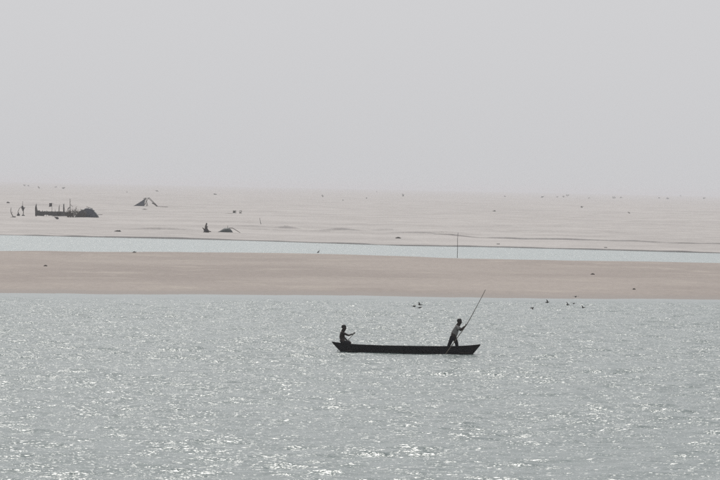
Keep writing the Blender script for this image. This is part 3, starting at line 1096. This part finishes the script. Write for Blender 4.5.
# --- lumps of driftwood and debris on the far bank
for px, py, w, h, lab in ((117.6, 231.6, 7.0, 2.0, "dark driftwood heap on the channel bank below the domed hut"),
                          (398, 238.4, 6.2, 2.0, "isolated dark driftwood heap on the bank beyond the channel"),
                          (498.5, 244.2, 3.6, 1.2, "small dark driftwood knot close to the channel edge"),
                          (605.5, 250.2, 3.0, 1.0, "small driftwood scrap at the lip of the far channel bank"),
                          (8.4, 203.2, 4.0, 1.8, "dark brush heap alone on the sand beyond the bent branch"),
                          (286, 226.4, 8.0, 1.1, "flat driftwood lying along the first low dune edge")):
    sp = Spot(px, py)
    root = empty("driftwood_heap", sp.loc, lab, "driftwood")
    rb = random.Random(int(px * 3))
    k = 1 / sp.s
    for i in range(3):
        a = sp(px - w / 2 * rb.uniform(.5, 1), py - rb.uniform(0, .3) * h, rb.uniform(-.3, .3))
        b = sp(px + w / 2 * rb.uniform(.4, 1), py - rb.uniform(0.1, .5) * h, rb.uniform(-.3, .3))
        mid2 = a.lerp(b, rb.uniform(.3, .6)) + Vector((0, 0, h * k * rb.uniform(.1, .4)))
        MB().tube([a, mid2, b], [0.08 + h * k * 0.08, h * k * 0.3, 0.05], 7).build("log", STICK, root)
    m = MB()
    for _ in range(5):
        m.ball(sp(px + rb.uniform(-.22, .3) * w, py - rb.uniform(0.1, 0.55) * h, rb.uniform(-.3, .3)), (w * k * 0.14, 0.3, h * k * 0.3), 7, 5)
    m.build("weed_clump", CLOTH, root)


# --- shrubs and far trees, each its own
def shrub(px, py, w, h, label, cat="shrub", group=None, name="scrub_bush", trunk=False):
    sp = Spot(px, py, 0.05)
    root = empty(name, sp.loc, label, cat, group)
    rb = random.Random(int(px * 13 + py))
    k = 1 / sp.s
    W, Hh = w * k, h * k
    m = MB()
    m.tube(wavy(Vector((0, 0, 0)), Vector((W * 0.05, 0, Hh * (0.75 if trunk else 0.5))), 4, W * 0.03, rb), [W * .06, W * .05, W * .045, W * .03, W * .015], 6)
    for _ in range(5):
        z0 = Hh * rb.uniform(0.15, 0.5)
        m.tube([(0, 0, z0), (rb.uniform(-.3, .3) * W, rb.uniform(-.3, .3) * W, z0 + Hh * rb.uniform(0.15, 0.4))], [W * .03, W * .01], 5)
    m.build("trunk", STICK, root)
    m = MB()
    clumps = [(rb.uniform(-.32, .32) * W, rb.uniform(-.3, .3) * W, Hh * rb.uniform(0.30 if trunk else 0.08, 0.80), rb.uniform(.12, .22)) for _ in range(8)]
    for cx, cy_, cz, cr in clumps:
        for _ in range(45):
            d = Vector((rb.gauss(0, 1), rb.gauss(0, 1), rb.gauss(0, 1))).normalized() * rb.uniform(.3, 1)
            c = Vector((cx + d.x * cr * W, cy_ + d.y * cr * W, cz + d.z * cr * Hh))
            if c.z < 0.03 * Hh:
                continue
            a = Vector((rb.uniform(-1, 1), rb.uniform(-1, 1), rb.uniform(-1, 1))).normalized() * W * 0.055
            b = Vector((rb.uniform(-1, 1), rb.uniform(-1, 1), rb.uniform(-1, 1))).normalized() * W * 0.04
            m.add([c - a, c + b, c + a, c - b], [(0, 1, 2, 3)])
    m.build("crown", LEAF, root, False)
    return root


shrub(234.2, 213.4, 5.0, 3.2, "wide dark scrub bush with a stray branch on the mid plain")
shrub(240.6, 213.5, 3.6, 3.8, "rounder dark scrub bush, right one of a close pair")
sp = Spot(229, 213.2)
o = MB().tube(wavy(sp(224.5, 213.0), sp(233, 213.2), 5, 0.06, random.Random(9)), [0.05, 0.07, 0.09, 0.1, 0.1, 0.08], 5).build("fallen_branch", STICK)
o.location = sp.loc
tag(o, "thin fallen branch lying beside the close pair of bushes", "branch")
FARG = "small bushes and trees far out on the plain"
FARL = "tiny hazy bush or tree far out on the plain"
OWN = {180.4: "lone hazy bush standing on the skyline beyond the ridge shelter", 322.6: "lone round dark bush far behind the single leaning stick",
       403.4: "lone round dark bush far behind the isolated driftwood heap", 63.6: "widest hazy bush on the plain far behind the domed hut",
       582.0: "small bush on the mid plain far behind the flying flock", 567.4: "tallest hazy tree of the skyline clump beyond the flying flock"}
for px, py, w, h in ((24.4, 186.2, 2.6, 2.0), (28.6, 186.4, 2.4, 1.6), (38.6, 188.4, 2.8, 2.6), (55.6, 187.4, 3.0, 1.5), (63.6, 188.8, 4.6, 2.0),
                     (180.4, 183.6, 2.8, 2.2), (126.8, 192.6, 1.6, 1.4), (215.4, 194.6, 4.0, 1.4), (157, 191.4, 3.6, 1.3), (322.6, 197.4, 2.8, 3.0), (403.4, 196.9, 3.6, 3.4),
                     (376.6, 191.9, 1.8, 1.6), (343, 200.6, 1.6, 1.4), (366.6, 198.6, 2.0, 1.2), (505, 196.8, 3.0, 1.6), (542.4, 197.8, 4.4, 2.2),
                     (557, 197.4, 3.0, 1.6), (563.2, 197.4, 3.2, 2.0), (567.4, 196.9, 3.6, 2.8), (589, 198.6, 2.6, 1.4), (614.0, 198.4, 4.0, 2.4), (621, 198.3, 3.0, 2.0),
                     (582.0, 207.6, 3.4, 1.8), (494, 211.4, 3.6, 1.4), (659, 198.4, 3.0, 1.8), (667.6, 199.2, 3.6, 2.0), (680.6, 196.9, 2.2, 2.2), (704.4, 199.2, 4.0, 2.0), (628.8, 213.4, 3.0, 1.8)):
    shrub(px, py, w, h, OWN.get(px, FARL), "bush", FARG, "distant_bush", trunk=h > 2.7)


# ------------------------------------------------------------------ birds
def bird_mesh(flap, span=0.44, length=0.24, n=7):
    """one continuous body: tapered trunk, head with bill, tail fan and two jointed wings"""
    m = MB()
    L = length
    m.tube([(-0.55 * L, 0, 0.01), (-0.40 * L, 0, 0), (-0.15 * L, 0, 0), (0.12 * L, 0, 0.005), (0.30 * L, 0, 0.02), (0.42 * L, 0, 0.03), (0.50 * L, 0, 0.03), (0.62 * L, 0, 0.022)],
           [0.012, 0.022, 0.045, 0.050, 0.032, 0.034, 0.016, 0.003], 8)
    m.sheet([[(-0.45 * L, -0.012, 0.01), (-0.45 * L, 0.012, 0.01)], [(-0.80 * L, -0.055, 0.015), (-0.80 * L, 0.055, 0.015)]], 0.006)
    for s in (-1, 1):
        hs = span / 2
        z1 = math.sin(flap) * hs * 0.5
        z2 = z1 + math.sin(flap * 0.35) * hs * 0.5
        y1 = s * math.cos(flap) * hs * 0.5
        y2 = y1 + s * math.cos(flap * 0.35) * hs * 0.5
        m.sheet([[(0.20 * L, s * 0.02, 0.025), (-0.20 * L, s * 0.02, 0.022)], [(0.30 * L, y1, z1 + 0.02), (-0.12 * L, y1, z1 + 0.018)],
                 [(0.02 * L, y2, z2 + 0.02), (-0.16 * L, y2, z2 + 0.018)]], 0.008)
    return m


BL = "small dark bird flying low over the water below the sandbar"
BG = "birds flying over the river"
PAIR = "small dark bird flying low in the little trio beyond the boat"
for px, py, z, fl, yaw, roll, lab in ((414.2, 306.4, 0.7, 0.25, 0.2, 0.1, PAIR), (419.8, 304.8, 0.9, 0.45, 2.6, 0.5, PAIR), (420.0, 307.6, 0.6, -0.3, 0.5, -0.2, PAIR),
                                      (532.0, 308.0, 0.5, -0.6, 0.4, 0.2, 'small dark bird trailing its flock, nearest the boat end with the pole'), (547.2, 302.4, 0.9, 0.8, 0.6, 0.5, BL), (567.6, 304.9, 0.8, 0.6, 0.9, 0.6, BL),
                                      (573.8, 303.6, 1.0, 0.1, 1.3, 0.1, BL), (575.6, 296.7, 1.6, 0.15, 1.2, 0.0, 'small dark bird flying in front of the sandbar, highest of its flock'), (583.0, 307.7, 0.6, 0.6, 2.2, 0.4, BL)):
    p = on_level(px, py, z)
    o = bird_mesh(fl).build("bird", FEATHER)
    o.location = p
    o.rotation_euler = (roll, 0, yaw)
    tag(o, lab, "bird", BG)


def standing_bird(px, py, tall, label):
    p = ground(px, py)
    if p.z < 0.02:
        p = on_level(px, py, 0.02)
    m = MB()
    k = tall
    m.tube([(-0.30 * k, 0, 0.42 * k), (-0.10 * k, 0, 0.50 * k), (0.10 * k, 0, 0.58 * k), (0.17 * k, 0, 0.70 * k), (0.17 * k, 0, 0.86 * k), (0.22 * k, 0, 0.95 * k), (0.30 * k, 0, 0.95 * k), (0.44 * k, 0, 0.92 * k)],
           [0.02 * k, 0.12 * k, 0.14 * k, 0.06 * k, 0.045 * k, 0.065 * k, 0.04 * k, 0.006 * k], 8)
    for s in (-1, 1):
        m.tube([(0.0, s * 0.04 * k, 0.45 * k), (-0.03 * k, s * 0.04 * k, 0.22 * k), (0.0, s * 0.04 * k, 0.0), (0.08 * k, s * 0.05 * k, 0.0)], 0.014 * k, 5)
    o = m.build("wading_bird", FEATHER)
    o.location = p
    tag(o, label, "bird")


standing_bird(318.2, 254.6, 0.55, "dark wading bird standing on the sandbar's rear edge")
for px, py, w, lab in ((134.2, 252.6, 4.0, "flat dark drift stick on the sandbar's rear edge"),
                       (45.4, 266.2, 3.8, "small flat dark drift stick on the middle of the sandbar"),
                       (592.6, 274.6, 4.2, "dark drift log on the sandbar beyond the flying birds"),
                       (634.0, 289.6, 3.0, "small twig on the wet front slope of the sandbar")):
    sp = Spot(px, py, 0.0)
    rb = random.Random(int(px))
    root = empty("drift_log", sp.loc, lab, "drift log")
    MB().tube([sp(px - w / 2, py), sp(px - w * .1, py - 0.5), sp(px + w / 2, py - 0.25)], [0.03, 0.085, 0.05], 7).build("log", STICK, root)
    MB().tube([sp(px - w * .05, py - 0.5), sp(px + w * .12, py - 1.5)], [0.035, 0.015], 5).build("branch_stub", STICK, root)

# ------------------------------------------------------------------ dusty air
hz = bpy.data.materials.new("dusty_air")
hz.use_nodes = True
t = hz.node_tree
t.nodes.remove(t.nodes["Principled BSDF"])
pv = t.nodes.new("ShaderNodeVolumePrincipled")
pv.inputs["Color"].default_value = (0.76, 0.765, 0.80, 1)
pv.inputs["Density"].default_value = 0.000135
pv.inputs["Anisotropy"].default_value = 0.0
t.links.new(pv.outputs[0], t.nodes["Material Output"].inputs["Volume"])
haze = MB().box((-9500, -3500, -3.4), (9500, 18000, 14.0)).build("haze", hz, shade=False)
tag(haze, "pale dusty haze over the river and sand plain", "haze", kind="stuff")
